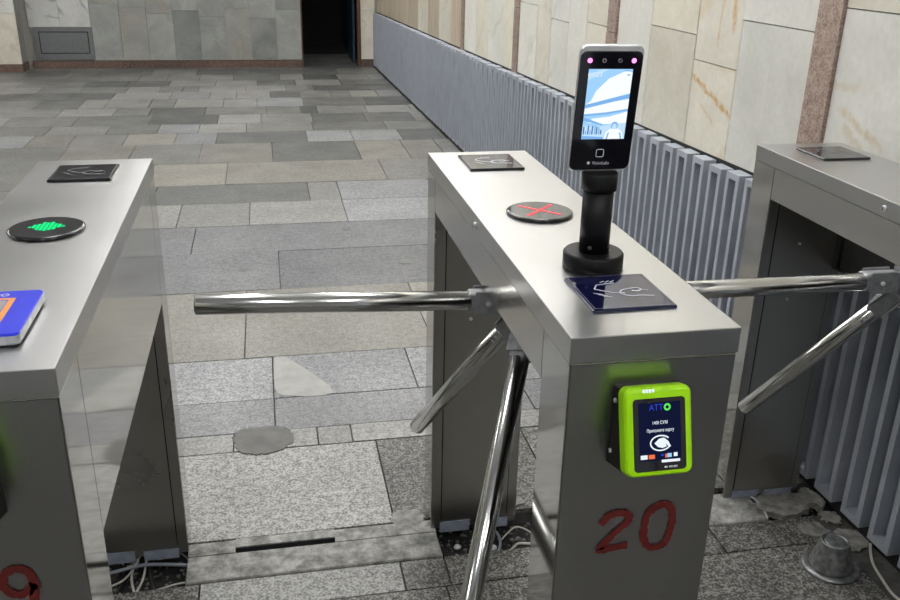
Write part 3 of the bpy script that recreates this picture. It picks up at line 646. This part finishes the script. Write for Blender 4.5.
# ---- blue card reader box lying on the left turnstile
br = empty('card_reader', (-.872, .1815, H), 'flat blue card reader with orange framed panel on the left turnstile', 'card reader')
XY = Matrix.Rotation(math.pi/2, 4, 'X')
def flat(w_, l_, r, secs, cx=0, cy=0):
    bm = bmesh.new(); rrect(bm, w_, l_, r, secs); return bm, Matrix.Translation((cx, cy, 0)) @ Matrix.Rotation(math.pi/2, 4, 'X')
bm, x = flat(.142, .166, .006, [(0, 0), (.003, 0)]); obj('rubber_foot', bm, 'black', br, x)
bm, x = flat(.150, .174, .010, [(.003, .001), (.005, 0), (.017, 0)]); obj('housing', bm, 'clear_plastic', br, x)
bm, x = flat(.150, .174, .010, [(.017, 0), (.0195, .0), (.021, .0015)]); cov = obj('cover', bm, 'blue_plastic', br, x)
bm = bmesh.new(); ribbon(bm, [(-.036, -.042), (.036, -.042), (.036, .051), (-.036, .051)], .012, lambda a, b: (a, b, .0212), .0002, closed=True); obj('orange_frame', bm, 'orange', cov, fix=False)
bm = bmesh.new(); bm.faces.new([bm.verts.new((a, b, .0213)) for a, b in ((-.030, -.036), (.030, -.036), (.030, .045), (-.030, .045))]); obj('tap_area', bm, 'greyprint', cov, fix=False)
text('lettering', 'metro', .024, Matrix.Translation((-.006, .070, .0214)), 'white', cov, width=.066)

# ================================================================== FLOOR THINGS
# concrete threshold slab with a slot between the left and middle turnstiles
bm = bmesh.new(); X0, X1 = -.738, .016; sx0, sx1 = -.600, -.299; sy0, sy1 = 1.122, 1.150
box(bm, X0, X1, PY0+.003, sy0, -.05, .004, bev=.004); box(bm, X0, sx0, sy0, PY1-.014, -.05, .004); box(bm, sx1, X1, sy0, PY1-.014, -.05, .004); box(bm, sx0, sx1, sy1, PY1-.004, -.05, .002)
ts = tag(obj('threshold_slab', bm, 'concrete'), 'worn concrete slab with a slot between the left and middle turnstiles', 'concrete slab')
obj('slot_shade', B(sx0, sx1, sy1-.004, sy1-.0005, -.05, -.001), 'gap', ts)  # dark sheet that paints the shade inside the slot
ts2 = tag(obj('threshold_slab', B(.50, 1.095, PY0+.003, PY1-.03, -.05, .003, bev=.004), 'concrete'), 'worn concrete slab between the middle and right turnstiles', 'concrete slab')
# bollard stub
bo = empty('bollard_stub', (1.157, .755, 0), 'dented galvanised cone shaped floor stub beside the grille', 'floor stub')
obj('flange', Lm((0, 0, 0), (0, 0, 1), [(0, .083), (.005, .083), (.010, .078), (.011, .066), (.008, .062)], n=40), 'galv', bo)
cone = Lm((0, 0, .008), (0, 0, 1), [(0, .060), (.006, .063), (.020, .060), (.055, .0495), (.083, .0415), (.088, .041), (.088, .036), (.083, .034)], n=40)
for v in cone.verts: v.co += Vector((random.uniform(-.0012, .0012), random.uniform(-.0012, .0012), 0))
obj('cone', cone, 'galv', bo)
obj('cap', Lm((0, 0, .085), (0, 0, 1), [(0, .031), (.007, .031), (.009, .028)], n=32), 'galv', bo)
# cables
def cable(pts, r, mat, label, group, z=None):
    bm = bmesh.new(); tube(bm, pts, r); return tag(obj('cable', bm, mat), label, 'cable', group)
GL, GC, GRR = 'cables in the trench under the left turnstile', 'cables in the trench under the middle turnstile', 'cables on the floor by the grille'
zc = -.03
cable([(-1.02, 1.12, zc), (-.97, 1.122, zc+.005), (-.912, 1.128, zc+.012), (-.866, 1.134, zc+.014), (-.808, 1.129, zc+.012), (-.742, 1.118, zc+.008)], .0055, 'cable_g', 'thick grey cable running across the trench under the left turnstile', GL)
cable([(-.880, 1.19, -.016), (-.898, 1.149, zc), (-.901, 1.104, -.04), (-.888, 1.05, -.048)], .0038, 'cable_w', 'pale cable looping down into the left trench, leftmost of the pair', GL)
cable([(-.862, 1.185, -.016), (-.866, 1.12, zc-.006), (-.873, 1.077, -.042), (-.884, 1.046, -.047)], .0038, 'cable_w', 'pale cable looping down into the left trench, rightmost of the pair', GL)
cable([(-.869, 1.19, -.014), (-.841, 1.178, -.03), (-.817, 1.178, -.033), (-.788, 1.186, -.02), (-.763, 1.181, -.026), (-.742, 1.161, -.035)], .0022, 'cable_w', 'thin cream cable curling below the left turnstile toward the slab', GL)
cable([(-1.0, 1.18, -.03), (-.958, 1.184, -.022), (-.921, 1.162, -.035), (-.899, 1.173, -.03), (-.883, 1.19, -.014)], .0022, 'cable_w', 'thin cream cable sagging at the left of the left trench', GL)
cable([(-1.0, 1.06, -.045), (-.958, 1.080, -.04), (-.919, 1.105, -.036), (-.885, 1.16, -.02)], .003, 'cable_w', 'pale cable crossing low in the left trench corner', GL)
cable([(-.95, 1.03, -.045), (-.869, 1.034, -.044), (-.823, 1.040, -.038), (-.777, 1.050, -.034), (-.745, 1.055, -.034)], .0028, 'cable_w', 'pale cable along the front edge of the left trench', GL)
cable([(-1.0, 1.02, -.049), (-.945, 1.05, -.049), (-.93, 1.10, -.049), (-.925, 1.185, -.03)], .006, 'cable_k', 'thick black cable rising to the left turnstile foot', GL)
cable([(-.845, 1.185, -.018), (-.85, 1.15, -.03), (-.845, 1.10, -.04), (-.83, 1.04, -.048)], .006, 'cable_k', 'black cable dropping from the left turnstile foot', GL)
cable([(.035, 1.17, -.035), (.075, 1.182, -.03), (.105, 1.168, -.034), (.131, 1.183, -.02), (.140, 1.19, -.014)], .0024, 'cable_w', 'thin cream cable under the middle turnstile by the slab', GC)
cable([(.15, 1.19, -.016), (.155, 1.16, -.024), (.165, 1.13, -.03)], .004, 'cable_w', 'pale cable hanging from the middle turnstile foot', GC)
cable([(.20, 1.18, -.03), (.210, 1.141, -.03), (.219, 1.113, -.035), (.216, 1.079, -.042), (.20, 1.051, -.048)], .0048, 'cable_g', 'grey cable bending through the middle trench', GC)
cable([(.225, 1.10, -.04), (.243, 1.115, -.034), (.28, 1.141, -.028), (.306, 1.133, -.03), (.335, 1.10, -.035)], .0026, 'cable_w', 'thin cable arching over gravel under the middle turnstile', GC)
cable([(.235, 1.045, -.045), (.255, 1.053, -.035), (.275, 1.060, -.03), (.34, 1.05, -.035)], .0038, 'cable_w', 'pale cable along the front edge of the middle trench', GC)
cable([(1.338, .82, .010), (1.316, .787, .006), (1.290, .735, .005), (1.272, .668, .006), (1.262, .615, .006), (1.268, .57, .006), (1.31, .45, .006)], .0042, 'cable_w', 'pale cable lying on the floor beside the grille', GRR)
cable([(1.098, 1.125, .006), (1.108, 1.105, .002), (1.112, 1.07, -.006), (1.104, 1.03, -.004), (1.094, 1.01, .002)], .004, 'cable_w', 'short pale cable below the right turnstile foot', GRR)
cable([(1.115, 1.125, .004), (1.105, 1.10, -.003), (1.09, 1.085, .006), (1.075, 1.08, .007)], .003, 'cable_g', 'short grey cable stub below the right turnstile foot', GRR)
# stones in the trench
for k, (x, y, r, c) in enumerate(((.082, 1.098, .012, 'white'), (.193, 1.076, .012, 'white'), (.056, 1.115, .007, 'rubble'), (.284, 1.108, .009, 'rubble'), (.298, 1.098, .008, 'rubble'), (.261, 1.105, .008, 'rubble'), (.072, 1.062, .006, 'cable_g'), (-.93, 1.055, .006, 'white'))):
    bm = bmesh.new(); bmesh.ops.create_icosphere(bm, subdivisions=2, radius=r)
    for v in bm.verts: v.co *= random.uniform(.85, 1.1); v.co.z *= .7
    o = obj('pebble', bm, 'rubble' if c == 'white' and k > 90 else c); o.location = (x, y, -.055+r*.62)
    tag(o, ['large white pebble in the middle trench left of the grey cable', 'white pebble beside the grey cable in the middle trench', 'small grey pebble near the slab edge in the middle trench', 'grey pebble under the arching thin cable, middle one', 'grey pebble under the arching thin cable, rightmost', 'grey pebble under the arching thin cable, leftmost', 'small bluish pebble at the front of the middle trench', 'small white pebble in the left trench'][k], 'pebble', 'pebbles in the trench')

# ================================================================== CEILING LAMPS
for x in (-4.9, -1.1, .7):
    for y in (-2.2, 2.2, 4.6, 7.0, 9.4):
        l = empty('ceiling_lamp', (x, y, 3.6), 'long fluorescent ceiling lamp over the hall', 'lamp', 'fluorescent ceiling lamps of the hall')
        obj('lamp_housing', B(-.10, .10, -.72, .72, -.12, 0, bev=.004), 'ceil', l)
        obj('lamp_diffuser', B(-.14, .14, -.75, .75, -.22, -.12, bev=.01), 'diffuser', l)
